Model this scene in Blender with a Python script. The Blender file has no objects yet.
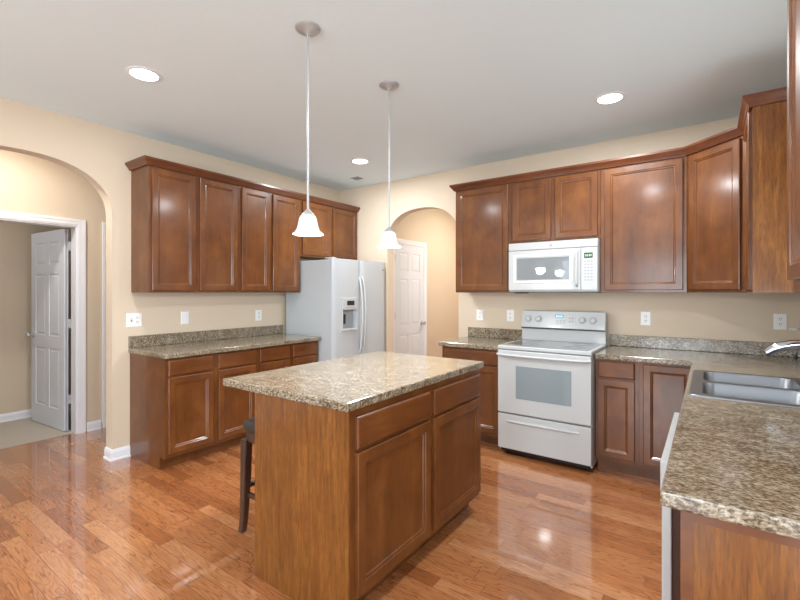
import bpy, bmesh, math, random
from mathutils import Vector, Matrix
random.seed(7)
D = bpy.data
COL = bpy.context.scene.collection
PI = math.pi

# ------------------------------------------------------------------ camera, world, light, exposure
scn = bpy.context.scene
cam_d = D.cameras.new('camera'); cam = D.objects.new('camera', cam_d); COL.objects.link(cam)
cam.location = (0, 0, 1.385)
cam.rotation_euler = (PI/2, 0, math.radians(35.53))
cam_d.sensor_width = 36; cam_d.lens = 432.7/800*36; cam_d.shift_y = -7.5/800
cam_d.clip_start = 0.02
scn.camera = cam
scn.view_settings.view_transform = 'Standard'
scn.view_settings.look = 'None'
scn.view_settings.gamma = 1
scn.view_settings.use_curve_mapping = False
scn.view_settings.exposure = 0.1

w = D.worlds.new('sky'); scn.world = w; w.use_nodes = True
bg = w.node_tree.nodes['Background']
bg.inputs[0].default_value = (0.76, 0.88, 1.0, 1); bg.inputs[1].default_value = 1.5

def area(name, loc, rot, sx, sy, power, col=(1, 1, 1)):
    l = D.lights.new(name, 'AREA'); l.shape = 'RECTANGLE'; l.size = sx; l.size_y = sy
    l.energy = power; l.color = col
    o = D.objects.new(name, l); COL.objects.link(o); o.location = loc; o.rotation_euler = rot
    return o
DAY = (0.84, 0.93, 1.0)
REAR_WIN = [(-3.2, -1.9), (-1.5, 0.1), (0.7, 2.3)]        # x ranges of the rear windows
for i, (a, b) in enumerate(REAR_WIN):
    area('daylight_rear', ((a+b)/2, -3.97, 1.35), (-PI/2-.38, 0, PI), b-a, 1.9, (18, 70, 66)[i]*(b-a), DAY)
area('daylight_side', (2.97, -1.2, 1.35), (PI/2, 0, PI/2), 2.6, 1.9, 68, DAY)
area('daylight_sink', (0.60, 2.52, 1.62), (PI/2+.3, 0, PI/2), 0.9, 0.85, 7, DAY)

# ------------------------------------------------------------------ materials
def L(r, g=None, b=None):
    if g is None: g = b = r
    f = lambda c: (c/255)/12.92 if c/255 <= .04045 else ((c/255+.055)/1.055)**2.4
    return (f(r), f(g), f(b), 1)

def newmat(name):
    m = D.materials.new(name); m.use_nodes = True
    return m, m.node_tree, m.node_tree.nodes['Principled BSDF']

def plain(name, col, rough=.5, metal=0, bump=0, bscale=200, emit=None, es=0, coat=0, spec=.5):
    m, t, p = newmat(name)
    p.inputs['Base Color'].default_value = col; p.inputs['Roughness'].default_value = rough
    p.inputs['Metallic'].default_value = metal; p.inputs['Coat Weight'].default_value = coat
    p.inputs['Specular IOR Level'].default_value = spec
    if emit: p.inputs['Emission Color'].default_value = emit; p.inputs['Emission Strength'].default_value = es
    N = t.nodes; K = t.links
    tc = N.new('ShaderNodeTexCoord'); n = N.new('ShaderNodeTexNoise'); n.inputs['Scale'].default_value = bscale
    n.inputs['Detail'].default_value = 3
    K.new(tc.outputs['Object'], n.inputs['Vector'])
    if bump:
        b = N.new('ShaderNodeBump'); b.inputs['Strength'].default_value = bump; b.inputs['Distance'].default_value = .002
        K.new(n.outputs['Fac'], b.inputs['Height']); K.new(b.outputs['Normal'], p.inputs['Normal'])
    return m

def ramp(N, stops):
    r = N.new('ShaderNodeValToRGB'); e = r.color_ramp.elements
    e[0].position, e[0].color = stops[0]; e[1].position, e[1].color = stops[-1]
    for s in stops[1:-1]:
        x = e.new(s[0]); x.color = s[1]
    return r

def wood(name, c1, c2, c3, stretch=(14, 14, 1.3), rough=.36, grain=.25, fine=1.0, coat=.4, grain_col=.55):
    """satin stained timber; the grain runs along the axis that has the smallest number in stretch"""
    m, t, p = newmat(name); N = t.nodes; K = t.links
    tc = N.new('ShaderNodeTexCoord'); oi = N.new('ShaderNodeObjectInfo')
    cx = N.new('ShaderNodeCombineXYZ')
    mu = N.new('ShaderNodeMath'); mu.operation = 'MULTIPLY'; mu.inputs[1].default_value = 37
    K.new(oi.outputs['Random'], mu.inputs[0])
    for i in range(3): K.new(mu.outputs[0], cx.inputs[i])
    ad = N.new('ShaderNodeVectorMath'); ad.operation = 'ADD'
    K.new(tc.outputs['Object'], ad.inputs[0]); K.new(cx.outputs[0], ad.inputs[1])
    mp = N.new('ShaderNodeMapping'); mp.inputs['Scale'].default_value = stretch
    K.new(ad.outputs[0], mp.inputs['Vector'])
    blot = N.new('ShaderNodeTexNoise'); blot.inputs['Scale'].default_value = 4.5; blot.inputs['Detail'].default_value = 4
    blot.inputs['Distortion'].default_value = .6
    K.new(ad.outputs[0], blot.inputs['Vector'])
    n1 = N.new('ShaderNodeTexNoise'); n1.inputs['Scale'].default_value = 1; n1.inputs['Detail'].default_value = 6
    n1.inputs['Roughness'].default_value = .6; n1.inputs['Distortion'].default_value = .9
    K.new(mp.outputs[0], n1.inputs['Vector'])
    mp2 = N.new('ShaderNodeMapping'); mp2.inputs['Scale'].default_value = tuple(s*9*fine for s in stretch)
    K.new(ad.outputs[0], mp2.inputs['Vector'])
    n2 = N.new('ShaderNodeTexNoise'); n2.inputs['Scale'].default_value = 1; n2.inputs['Detail'].default_value = 3
    n2.inputs['Distortion'].default_value = .4
    K.new(mp2.outputs[0], n2.inputs['Vector'])
    mx = N.new('ShaderNodeMix'); mx.data_type = 'FLOAT'; mx.inputs[0].default_value = grain_col
    K.new(blot.outputs['Fac'], mx.inputs[2]); K.new(n1.outputs['Fac'], mx.inputs[3])
    r = ramp(N, [(.30, c1), (.5, c2), (.72, c3)])
    K.new(mx.outputs[0], r.inputs[0])
    r2 = ramp(N, [(.36, (1-grain,)*3+(1,)), (.52, (1, 1, 1, 1))])
    K.new(n2.outputs['Fac'], r2.inputs[0])
    mm = N.new('ShaderNodeMix'); mm.data_type = 'RGBA'; mm.blend_type = 'MULTIPLY'; mm.inputs[0].default_value = 1
    K.new(r.outputs[0], mm.inputs[6]); K.new(r2.outputs[0], mm.inputs[7])
    K.new(mm.outputs[2], p.inputs['Base Color'])
    p.inputs['Roughness'].default_value = rough; p.inputs['Coat Weight'].default_value = coat
    p.inputs['Coat Roughness'].default_value = .14; p.inputs['Specular IOR Level'].default_value = .35
    b = N.new('ShaderNodeBump'); b.inputs['Strength'].default_value = .08; b.inputs['Distance'].default_value = .001
    K.new(n1.outputs['Fac'], b.inputs['Height']); K.new(b.outputs['Normal'], p.inputs['Normal'])
    return m

M = {}
M['cab'] = wood('cabinet_maple', L(80, 44, 16), L(103, 58, 23), L(126, 77, 34), (7, 7, 1.2), grain=.12, grain_col=.45)
M['cab_h'] = wood('cabinet_maple_across', L(82, 44, 16), L(103, 57, 23), L(124, 76, 34), (5, 1.5, 9), grain=.10, grain_col=.5)
M['oak'] = wood('oak_veneer', L(94, 51, 15), L(120, 71, 23), L(150, 98, 40), (44, 44, 4), grain=.28, fine=.6, grain_col=.75)
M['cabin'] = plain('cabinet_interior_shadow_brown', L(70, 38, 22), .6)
M['crown'] = wood('crown_maple', L(78, 41, 21), L(98, 53, 29), L(118, 70, 40), (2, 2, 14), grain=.1)
M['stoolwood'] = wood('walnut_stool', L(48, 30, 22), L(70, 44, 32), L(92, 60, 42), (20, 20, 2), grain=.2)
M['leather'] = plain('grey_leather', L(50, 44, 42), .42, bump=.3, bscale=300)
M['wall'] = plain('tan_wall_paint', L(212, 195, 173), .75, bump=.12, bscale=120)
M['ceil'] = plain('ceiling_paint', L(224, 239, 245), .9, bump=.5, bscale=28)
M['trim'] = plain('white_trim_paint', L(232, 233, 238), .35)
M['door'] = plain('white_door_paint', L(218, 222, 230), .4)
M['white'] = plain('white_enamel', L(188, 190, 190), .25, coat=.15)
M['fridge'] = plain('white_textured_enamel', L(186, 191, 194), .33, bump=.15, bscale=500)
M['greyplastic'] = plain('grey_plastic', L(150, 154, 158), .4)
M['darkplastic'] = plain('dark_plastic', L(36, 38, 40), .35)
M['black'] = plain('black_rubber', L(16, 16, 17), .6)
M['nickel'] = plain('brushed_nickel', L(184, 186, 188), .38, .5)
M['steel'] = plain('stainless_steel', L(140, 143, 148), .34, 1, bump=.05, bscale=60)
M['chrome'] = plain('chrome', L(214, 220, 228), .1, 1)
M['ovenglass'] = plain('oven_glass', L(136, 146, 150), .12, coat=.5)
M['mwglass'] = plain('microwave_glass', L(128, 134, 138), .02, coat=.6)
M['cookglass'] = plain('ceramic_cooktop', L(112, 112, 114), .08, coat=.5)
M['ringgrey'] = plain('burner_ring', L(110, 110, 112), .2)
M['display'] = plain('blue_display', L(20, 60, 110), .2, emit=L(40, 130, 220), es=.8)
M['digit'] = plain('display_digit', L(160, 220, 255), .3, emit=L(150, 220, 255), es=1.2)
M['lcd'] = plain('dark_lcd', L(44, 54, 50), .2)
M['lcddigit'] = plain('green_lcd_digit', L(150, 190, 150), .3, emit=L(150, 200, 150), es=.15)
M['plate'] = plain('white_plate', L(236, 236, 234), .35)
M['slot'] = plain('outlet_slot', L(70, 66, 62), .5)
M['lens'] = plain('lit_lens', (1, 1, 1, 1), .5, emit=(1, .97, .92, 1), es=9)
M['glass_shade'] = plain('frosted_glass_shade', L(214, 220, 216), .4, emit=(1, .98, .95, 1), es=.2)
M['bulb'] = plain('lit_bulb', (1, 1, 1, 1), .4, emit=(1, .96, .9, 1), es=3)
M['carpet'] = plain('beige_carpet', L(184, 174, 162), .95, bump=1, bscale=400)

def pane_mat():
    m = D.materials.new('window_glass'); m.use_nodes = True; t = m.node_tree; N = t.nodes
    N.remove(N['Principled BSDF']); o = N['Material Output']
    a = N.new('ShaderNodeBsdfTransparent'); g = N.new('ShaderNodeBsdfGlossy'); g.inputs['Roughness'].default_value = .02
    mx = N.new('ShaderNodeMixShader'); mx.inputs[0].default_value = .06
    t.links.new(a.outputs[0], mx.inputs[1]); t.links.new(g.outputs[0], mx.inputs[2]); t.links.new(mx.outputs[0], o.inputs[0])
    return m
M['pane'] = pane_mat()

def granite(name, cols, sx=(1, 1, 1), rough=.22):
    m, t, p = newmat(name); N = t.nodes; K = t.links
    g = N.new('ShaderNodeNewGeometry')
    mp = N.new('ShaderNodeMapping'); mp.inputs['Scale'].default_value = sx
    K.new(g.outputs['Position'], mp.inputs['Vector'])
    a = N.new('ShaderNodeTexNoise'); a.inputs['Scale'].default_value = 16; a.inputs['Detail'].default_value = 5; a.inputs['Roughness'].default_value = .62
    b = N.new('ShaderNodeTexNoise'); b.inputs['Scale'].default_value = 120; b.inputs['Detail'].default_value = 4; b.inputs['Roughness'].default_value = .7
    c = N.new('ShaderNodeTexVoronoi'); c.inputs['Scale'].default_value = 210
    for n in (a, b, c): K.new(mp.outputs[0], n.inputs['Vector'])
    r = ramp(N, cols)
    mx = N.new('ShaderNodeMix'); mx.data_type = 'FLOAT'; mx.inputs[0].default_value = .76
    K.new(a.outputs['Fac'], mx.inputs[2]); K.new(b.outputs['Fac'], mx.inputs[3]); K.new(mx.outputs[0], r.inputs[0])
    sp = N.new('ShaderNodeSeparateColor'); K.new(c.outputs['Color'], sp.inputs[0])
    r2 = ramp(N, [(0.0, (.28, .23, .18, 1)), (.2, (.5, .43, .34, 1)), (.28, (1, 1, 1, 1)), (.9, (1, 1, 1, 1)), (1, (1.0, 1.0, 1.0, 1))])
    K.new(sp.outputs[0], r2.inputs[0])
    mm = N.new('ShaderNodeMix'); mm.data_type = 'RGBA'; mm.blend_type = 'MULTIPLY'; mm.inputs[0].default_value = .8
    K.new(r.outputs[0], mm.inputs[6]); K.new(r2.outputs[0], mm.inputs[7]); K.new(mm.outputs[2], p.inputs['Base Color'])
    p.inputs['Roughness'].default_value = rough
    p.inputs['Coat Weight'].default_value = .5; p.inputs['Coat Roughness'].default_value = .1
    return m
GC = [(.36, L(48, 39, 29)), (.43, L(96, 79, 60)), (.49, L(132, 117, 95)), (.56, L(160, 149, 130)), (.66, L(192, 187, 176))]
M['granite'] = granite('speckled_laminate', GC, (.6, 1.4, 1.0))

def floor_mat():
    m, t, p = newmat('oak_plank_floor'); N = t.nodes; K = t.links
    def math_(op, a, b=None, c=None):
        n = N.new('ShaderNodeMath'); n.operation = op
        for i, v in enumerate((a, b, c)):
            if v is None: continue
            if isinstance(v, (int, float)): n.inputs[i].default_value = v
            else: K.new(v, n.inputs[i])
        return n.outputs[0]
    g = N.new('ShaderNodeNewGeometry'); s = N.new('ShaderNodeSeparateXYZ'); K.new(g.outputs['Position'], s.inputs[0])
    W = .083; LEN = .78
    row = math_('FLOOR', math_('DIVIDE', s.outputs[1], W)); fy = math_('FRACT', math_('DIVIDE', s.outputs[1], W))
    wn = N.new('ShaderNodeTexWhiteNoise'); wn.noise_dimensions = '1D'; K.new(row, wn.inputs['W'])
    xx = math_('ADD', math_('DIVIDE', s.outputs[0], LEN), math_('MULTIPLY', wn.outputs['Value'], 17))
    # uneven board lengths
    col = math_('FLOOR', xx); fx = math_('FRACT', xx)
    cv = N.new('ShaderNodeCombineXYZ'); K.new(row, cv.inputs[0]); K.new(col, cv.inputs[1])
    w2 = N.new('ShaderNodeTexWhiteNoise'); w2.noise_dimensions = '2D'; K.new(cv.outputs[0], w2.inputs['Vector'])
    seed = w2.outputs['Value']
    v = N.new('ShaderNodeCombineXYZ')
    K.new(math_('MULTIPLY', s.outputs[0], 1.0), v.inputs[0]); K.new(s.outputs[1], v.inputs[1]); K.new(math_('MULTIPLY', seed, 40), v.inputs[2])
    mp = N.new('ShaderNodeMapping'); mp.inputs['Scale'].default_value = (1.7, 15, 1); K.new(v.outputs[0], mp.inputs['Vector'])
    n1 = N.new('ShaderNodeTexNoise'); n1.inputs['Scale'].default_value = 1; n1.inputs['Detail'].default_value = 2; n1.inputs['Distortion'].default_value = .3
    K.new(mp.outputs[0], n1.inputs['Vector'])
    # cathedral grain: contour lines of the stretched noise
    rings = math_('FRACT', math_('MULTIPLY', n1.outputs['Fac'], 16))
    line = ramp(N, [(0, (.40, .30, .24, 1)), (.14, (.80, .74, .70, 1)), (.35, (1, 1, 1, 1)), (.85, (1, 1, 1, 1)), (1, (.80, .75, .72, 1))]); K.new(rings, line.inputs[0])
    mp2 = N.new('ShaderNodeMapping'); mp2.inputs['Scale'].default_value = (13, 330, 1); K.new(v.outputs[0], mp2.inputs['Vector'])
    n2 = N.new('ShaderNodeTexNoise'); n2.inputs['Scale'].default_value = 1; n2.inputs['Detail'].default_value = 3
    K.new(mp2.outputs[0], n2.inputs['Vector'])
    pores = ramp(N, [(.38, (.62, .54, .48, 1)), (.52, (1, 1, 1, 1))]); K.new(n2.outputs['Fac'], pores.inputs[0])
    base = ramp(N, [(0, L(154, 92, 53)), (.25, L(173, 110, 66)), (.7, L(184, 121, 75)), (1, L(198, 139, 94))]); K.new(seed, base.inputs[0])
    a = N.new('ShaderNodeMix'); a.data_type = 'RGBA'; a.blend_type = 'MULTIPLY'; a.inputs[0].default_value = .75
    K.new(base.outputs[0], a.inputs[6]); K.new(line.outputs[0], a.inputs[7])
    b = N.new('ShaderNodeMix'); b.data_type = 'RGBA'; b.blend_type = 'MULTIPLY'; b.inputs[0].default_value = .7
    K.new(a.outputs[2], b.inputs[6]); K.new(pores.outputs[0], b.inputs[7])
    # joints
    e = math_('MINIMUM', math_('MINIMUM', fy, math_('SUBTRACT', 1, fy)), math_('MULTIPLY', math_('MINIMUM', fx, math_('SUBTRACT', 1, fx)), LEN/W))
    j = math_('GREATER_THAN', e, .009)
    c = N.new('ShaderNodeMix'); c.data_type = 'RGBA'
    K.new(j, c.inputs[0]); c.inputs[6].default_value = L(104, 58, 34); K.new(b.outputs[2], c.inputs[7])
    K.new(c.outputs[2], p.inputs['Base Color'])
    p.inputs['Roughness'].default_value = .22
    p.inputs['Specular IOR Level'].default_value = .5
    p.inputs['Coat Weight'].default_value = 1; p.inputs['Coat Roughness'].default_value = .05; p.inputs['Coat IOR'].default_value = 1.8
    h = math_('ADD', math_('MULTIPLY', j, .4), math_('MULTIPLY', n1.outputs['Fac'], .8))
    bp = N.new('ShaderNodeBump'); bp.inputs['Strength'].default_value = .06; bp.inputs['Distance'].default_value = .0015
    K.new(h, bp.inputs['Height']); K.new(bp.outputs[0], p.inputs['Normal']); K.new(bp.outputs[0], p.inputs['Coat Normal'])
    return m
M['floor'] = floor_mat()

# ------------------------------------------------------------------ mesh helpers (world coordinates; obj() re-bases them)
WL = {}
def thing(name, label, cat, loc, group=None, kind=None):
    o = D.objects.new(name, None); COL.objects.link(o); o.location = loc; o.empty_display_size = .1
    WL[o.name] = Vector(loc)
    if label: o['label'] = label
    if cat: o['category'] = cat
    if group: o['group'] = group
    if kind: o['kind'] = kind
    return o

def obj(name, bm, mat, parent=None, label=None, bevel=0, segs=2, smooth=False, base=None, autosmooth=35):
    bmesh.ops.recalc_face_normals(bm, faces=bm.faces[:])
    cs = [v.co for v in bm.verts]
    lo = Vector((min(c.x for c in cs), min(c.y for c in cs), min(c.z for c in cs)))
    hi = Vector((max(c.x for c in cs), max(c.y for c in cs), max(c.z for c in cs)))
    o0 = Vector(base) if base else (lo+hi)/2
    if parent is None and base is None: o0.z = lo.z
    bmesh.ops.translate(bm, verts=bm.verts[:], vec=-o0)
    me = D.meshes.new(name); 
    if smooth:
        for f in bm.faces: f.smooth = True
        for e in bm.edges:
            if len(e.link_faces) == 2 and e.calc_face_angle(0) > math.radians(autosmooth): e.smooth = False
    bm.to_mesh(me); bm.free()
    me.materials.append(M[mat] if isinstance(mat, str) else mat)
    o = D.objects.new(name, me); COL.objects.link(o)
    WL[o.name] = o0.copy()
    if parent is not None:
        o.parent = parent; o.location = o0 - WL[parent.name]
    else: o.location = o0
    if label: o['label'] = label
    if bevel:
        b = o.modifiers.new('bevel', 'BEVEL'); b.width = bevel; b.segments = segs; b.limit_method = 'ANGLE'
    return o

def tag(o, label=None, cat=None, group=None, kind=None):
    if label: o['label'] = label
    if cat: o['category'] = cat
    if group: o['group'] = group
    if kind: o['kind'] = kind
    return o

def B(): return bmesh.new()

def box(bm, x0, x1, y0, y1, z0, z1):
    v = [bm.verts.new((x, y, z)) for x in (x0, x1) for y in (y0, y1) for z in (z0, z1)]
    for f in ((0, 1, 3, 2), (4, 6, 7, 5), (0, 4, 5, 1), (2, 3, 7, 6), (0, 2, 6, 4), (1, 5, 7, 3)):
        bm.faces.new([v[i] for i in f])
    return bm

def bx(*a): return box(B(), *a)

def prism(bm, pts, f0, f1):
    """pts: list of 2D; f0, f1 map a 2D point to 3D for the two caps"""
    a = [bm.verts.new(f0(p)) for p in pts]; b = [bm.verts.new(f1(p)) for p in pts]
    bm.faces.new(a); bm.faces.new(b[::-1])
    n = len(pts)
    for i in range(n): bm.faces.new((a[i], b[i], b[(i+1) % n], a[(i+1) % n]))
    return bm

def slab(bm, pts, z0, z1): return prism(bm, pts, lambda p: (p[0], p[1], z0), lambda p: (p[0], p[1], z1))

def loft(bm, loops, cap0=True, cap1=True, closed=True):
    R = [[bm.verts.new(p) for p in l] for l in loops]
    n = len(R[0])
    for a, b in zip(R, R[1:]):
        for i in range(n if closed else n-1):
            bm.faces.new((a[i], a[(i+1) % n], b[(i+1) % n], b[i]))
    if cap0: bm.faces.new(R[0][::-1])
    if cap1: bm.faces.new(R[-1])
    return bm

def frame_of(n):
    n = Vector(n).normalized()
    up = Vector((0, 0, 1)) if abs(n.z) < .9 else Vector((1, 0, 0))
    u = up.cross(n).normalized(); return u, n.cross(u), n

def panel(bm, o, u, wd, ht, n, prof):
    """rectangular panel with a stepped face: o lower corner on the back plane, u along width, z up, n outward; prof = [(inset, height)]"""
    o, u, n = Vector(o), Vector(u).normalized(), Vector(n).normalized(); z = Vector((0, 0, 1))
    loops = []
    for i, h in prof:
        loops.append([o+u*a+z*b+n*h for a, b in ((i, i), (wd-i, i), (wd-i, ht-i), (i, ht-i))])
    return loft(bm, loops)

DOORP = [(0, 0), (0, .016), (.004, .019), (.046, .019), (.050, .0145), (.058, .0125), (.063, .0065)]
DRAWP = [(0, 0), (0, .012), (.004, .016), (.010, .019)]

def tube(bm, pts, rad, seg=12, cap=True, squash=None):
    pts = [Vector(p) for p in pts]; rs = rad if isinstance(rad, (list, tuple)) else [rad]*len(pts)
    loops = []; prev = None
    for i, p in enumerate(pts):
        t = (pts[min(i+1, len(pts)-1)]-pts[max(i-1, 0)]).normalized()
        if prev is None:
            u, v, _ = frame_of(t)
        else:
            u = (prev - t*prev.dot(t)).normalized(); v = t.cross(u)
        prev = u
        sq = squash or (1, 1)
        loops.append([p+u*math.cos(2*PI*k/seg)*rs[i]*sq[0]+v*math.sin(2*PI*k/seg)*rs[i]*sq[1] for k in range(seg)])
    return loft(bm, loops, cap, cap)

def lathe(bm, c, prof, seg=32, axis=(0, 0, 1), cap=True):
    u, v, n = frame_of(axis); c = Vector(c)
    loops = [[c+n*h+u*math.cos(2*PI*k/seg)*r+v*math.sin(2*PI*k/seg)*r for k in range(seg)] for r, h in prof]
    return loft(bm, loops, cap, cap)

def cyl(bm, p0, p1, r, seg=20):
    p0, p1 = Vector(p0), Vector(p1)
    return lathe(bm, p0, [(r, 0), (r, (p1-p0).length)], seg, p1-p0)

def sweep(bm, path, prof, side=1, closed=False):
    """mitred sweep of prof [(outward, z)] along a plan path; side +1 = outward to the right of travel"""
    P = [Vector(p) for p in path]; n = len(P); loops = []
    def nrm(a, b):
        d = (b-a).normalized(); return Vector((d.y, -d.x))*side
    for i in range(n):
        if i == 0: m = nrm(P[0], P[1])
        elif i == n-1: m = nrm(P[-2], P[-1])
        else:
            a, b = nrm(P[i-1], P[i]), nrm(P[i], P[i+1]); m = (a+b); m = m/(m.dot(a))
        loops.append([Vector((P[i].x+m.x*o, P[i].y+m.y*o, z)) for o, z in prof])
    return loft(bm, loops)

def rrect(cx, cy, w_, h_, r, z, n=6):
    out = []
    for sx, sy, a0 in ((1, 1, 0), (-1, 1, PI/2), (-1, -1, PI), (1, -1, 3*PI/2)):
        for k in range(n+1):
            a = a0+PI/2*k/n
            out.append((cx+sx*(w_/2-r)+r*math.cos(a), cy+sy*(h_/2-r)+r*math.sin(a), z))
    return out

def cut(o, cutters):
    """boolean the cutter meshes out of o, keep the result as o's own mesh"""
    cs = []
    for bm in cutters:
        bmesh.ops.recalc_face_normals(bm, faces=bm.faces[:])
        me = D.meshes.new('cut'); bm.to_mesh(me); bm.free()
        c = D.objects.new('cut', me); COL.objects.link(c); cs.append(c)
        md = o.modifiers.new('b', 'BOOLEAN'); md.operation = 'DIFFERENCE'; md.object = c; md.solver = 'EXACT'
    bpy.context.view_layer.update()
    dg = bpy.context.evaluated_depsgraph_get()
    me = D.meshes.new_from_object(o.evaluated_get(dg))
    o.modifiers.clear(); nm = o.data.name; o.data = me; me.name = nm
    for c in cs: D.objects.remove(c)

def text_mesh(name, s, size, loc, xdir, normal, mat, parent, depth=.0006):
    cu = D.curves.new(name, 'FONT'); cu.body = s; cu.size = size; cu.align_x = 'CENTER'; cu.align_y = 'CENTER'; cu.extrude = depth
    o = D.objects.new(name, cu); COL.objects.link(o); bpy.context.view_layer.update()
    me = D.meshes.new_from_object(o.evaluated_get(bpy.context.evaluated_depsgraph_get())); D.objects.remove(o)
    x = Vector(xdir).normalized(); n = Vector(normal).normalized(); y = n.cross(x)
    R = Matrix((x, y, n)).transposed()
    bm = B(); bm.from_mesh(me); bm.transform(R.to_4x4()); bmesh.ops.translate(bm, verts=bm.verts[:], vec=Vector(loc))
    return obj(name, bm, mat, parent)

# ------------------------------------------------------------------ dimensions
LX, BY, RX, CH = -4.0, 4.23, .535, 2.74
T = .12
UB, UT = 1.385, 2.43

# ------------------------------------------------------------------ room shell
def S(o, kind='structure', label=None): o['kind'] = kind; return o

fl = S(obj('floor', bx(-5.09, 3.1, -4.1, 6.6, -.08, 0), 'floor', base=(0, 0, 0)))
fl2 = S(obj('floor', bx(-7.0, -5.09, -1.2, 3.3, -.08, .008), 'carpet')); 
S(obj('ceiling', bx(-7.0, 3.1, -4.1, 6.6, CH, CH+.08), 'ceil', base=(0, 0, CH)))

def arch(c, a, zs, b, n=2.3, k=22):
    """opening outline from the right foot to the left foot"""
    pts = [(c+a, 0)]
    for i in range(k+1):
        t = PI*i/k; co, si = math.cos(t), math.sin(t)
        pts.append((c+a*math.copysign(abs(co)**(2/n), co), zs+b*abs(si)**(2/n)))
    pts.append((c-a, 0)); return pts
AL = arch(.95, .572, 2.01, .40)
AB = arch(-2.7215, .4885, 2.0, .37)
def wall_x(name, x0, x1, y0, y1, opening=None):
    pts = [(y0, 0)]+(opening[::-1] if opening else [])+[(y1, 0), (y1, CH), (y0, CH)]
    return S(obj(name, prism(B(), pts, lambda p: (x0, p[0], p[1]), lambda p: (x1, p[0], p[1])), 'wall', smooth=True))
def wall_y(name, y0, y1, x0, x1, opening=None):
    pts = [(x0, 0)]+(opening[::-1] if opening else [])+[(x1, 0), (x1, CH), (x0, CH)]
    return S(obj(name, prism(B(), pts, lambda p: (p[0], y0, p[1]), lambda p: (p[0], y1, p[1])), 'wall', smooth=True))
wall_x('wall_left', LX-T, LX, -4.1, BY+T, AL)
wall_y('wall_back', BY, BY+T, LX, RX+T, AB)
# right wall with the window over the sink
WY0, WY1, WZ0, WZ1 = 2.02, 3.02, 1.16, 2.1
bm = B(); box(bm, RX, RX+T, 1.0, WY0, 0, CH); box(bm, RX, RX+T, WY1, BY, 0, CH)
box(bm, RX, RX+T, WY0, WY1, 0, WZ0); box(bm, RX, RX+T, WY0, WY1, WZ1, CH)
S(obj('wall_right', bm, 'wall'))
wall_y('wall_return', 1.0, 1.0+T, RX+T, 3.1)
bm = B()
xs = [-4.1]+[v for r in REAR_WIN for v in r]+[3.1]
for i in range(0, len(xs), 2): box(bm, xs[i], xs[i+1], -4.1, -4.0, 0, CH)
for a, b in REAR_WIN: box(bm, a, b, -4.1, -4.0, 0, .4); box(bm, a, b, -4.1, -4.0, 2.3, CH)
S(obj('wall_rear', bm, 'wall'))
bm = B(); box(bm, 3.0, 3.1, -4.0, -2.5, 0, CH); box(bm, 3.0, 3.1, .1, 1.0, 0, CH); box(bm, 3, 3.1, -2.5, .1, 0, .4); box(bm, 3, 3.1, -2.5, .1, 2.3, CH)
S(obj('wall_side', bm, 'wall'))

def window(n, axis, pos, a0, a1, z0, z1, inward, bars):
    cx = (a0+a1)/2
    loc = (cx, pos, z0) if axis == 'y' else (pos, cx, z0)
    t = thing('window_%d' % n, None, None, loc, kind='structure')
    def b(bm, p, q, r, s, d0, d1):
        return box(bm, p, q, pos+d0, pos+d1, r, s) if axis == 'y' else box(bm, pos+d0, pos+d1, p, q, r, s)
    bm = B(); f = .05
    b(bm, a0, a0+f, z0, z1, -.03, .03); b(bm, a1-f, a1, z0, z1, -.03, .03); b(bm, a0+f, a1-f, z0, z0+f, -.03, .03); b(bm, a0+f, a1-f, z1-f, z1, -.03, .03)
    for k in range(1, bars): x = a0+(a1-a0)*k/bars; b(bm, x-.02, x+.02, z0+f, z1-f, -.02, .02)
    b(bm, a0+f, a1-f, (z0+z1)/2-.02, (z0+z1)/2+.02, -.018, .018)
    obj('window_frame', bm, 'trim', t)
    obj('window_pane', b(B(), a0+f, a1-f, z0+f, z1-f, -.004, .004), 'pane', t)
for i, (a, b_) in enumerate(REAR_WIN): window(i+1, 'y', -4.06, a, b_, .4, 2.3, 1, 2)
window(4, 'x', 3.06, -2.5, .1, .4, 2.3, -1, 3)
window(5, 'x', RX+.085, WY0, WY1, WZ0, WZ1, -1, 1)

# halls
HX = -5.04
def notch(c0, c1, h): return [(c1, 0), (c1, h), (c0, h), (c0, 0)]
D1a, D1b = .79, 1.618
D2a, D2b = 1.89, 2.65
pts = [(-1.2, 0), (D1a, 0), (D1a, 2.04), (D1b, 2.04), (D1b, 0), (D2a, 0), (D2a, 2.04), (D2b, 2.04), (D2b, 0), (3.3, 0), (3.3, CH), (-1.2, CH)]
S(obj('wall_hall', prism(B(), pts, lambda p: (HX-T, p[0], p[1]), lambda p: (HX, p[0], p[1])), 'wall'))
S(obj('wall_hall_end', bx(HX, LX-T, 3.2, 3.3, 0, CH), 'wall'))
S(obj('wall_hall_near', bx(HX, LX-T, -1.2, -1.1, 0, CH), 'wall'))
S(obj('wall_bedroom_far', bx(-6.22, -6.12, -1.2, 3.3, 0, CH), 'wall'))
S(obj('wall_bedroom_end', bx(-6.12, HX-T, 2.0, 2.1, 0, CH), 'wall'))
S(obj('wall_bedroom_near', bx(-6.12, HX-T, -1.2, -1.1, 0, CH), 'wall'))
BX = -3.38; E1a, E1b = 4.605, 5.325
pts = [(BY+T, 0), (E1a, 0), (E1a, 2.045), (E1b, 2.045), (E1b, 0), (6.5, 0), (6.5, CH), (BY+T, CH)]
S(obj('wall_pantry_hall', prism(B(), pts, lambda p: (BX-T, p[0], p[1]), lambda p: (BX, p[0], p[1])), 'wall'))
S(obj('wall_pantry_end', bx(BX-T, -1.8, 6.5, 6.6, 0, CH), 'wall'))
S(obj('wall_pantry_right', bx(-1.9, -1.8, BY+T, 6.5, 0, CH), 'wall'))
S(obj('wall_closet', bx(BX-1.0, BX-.9, BY+T, 6.5, 0, CH), 'wall'))

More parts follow.
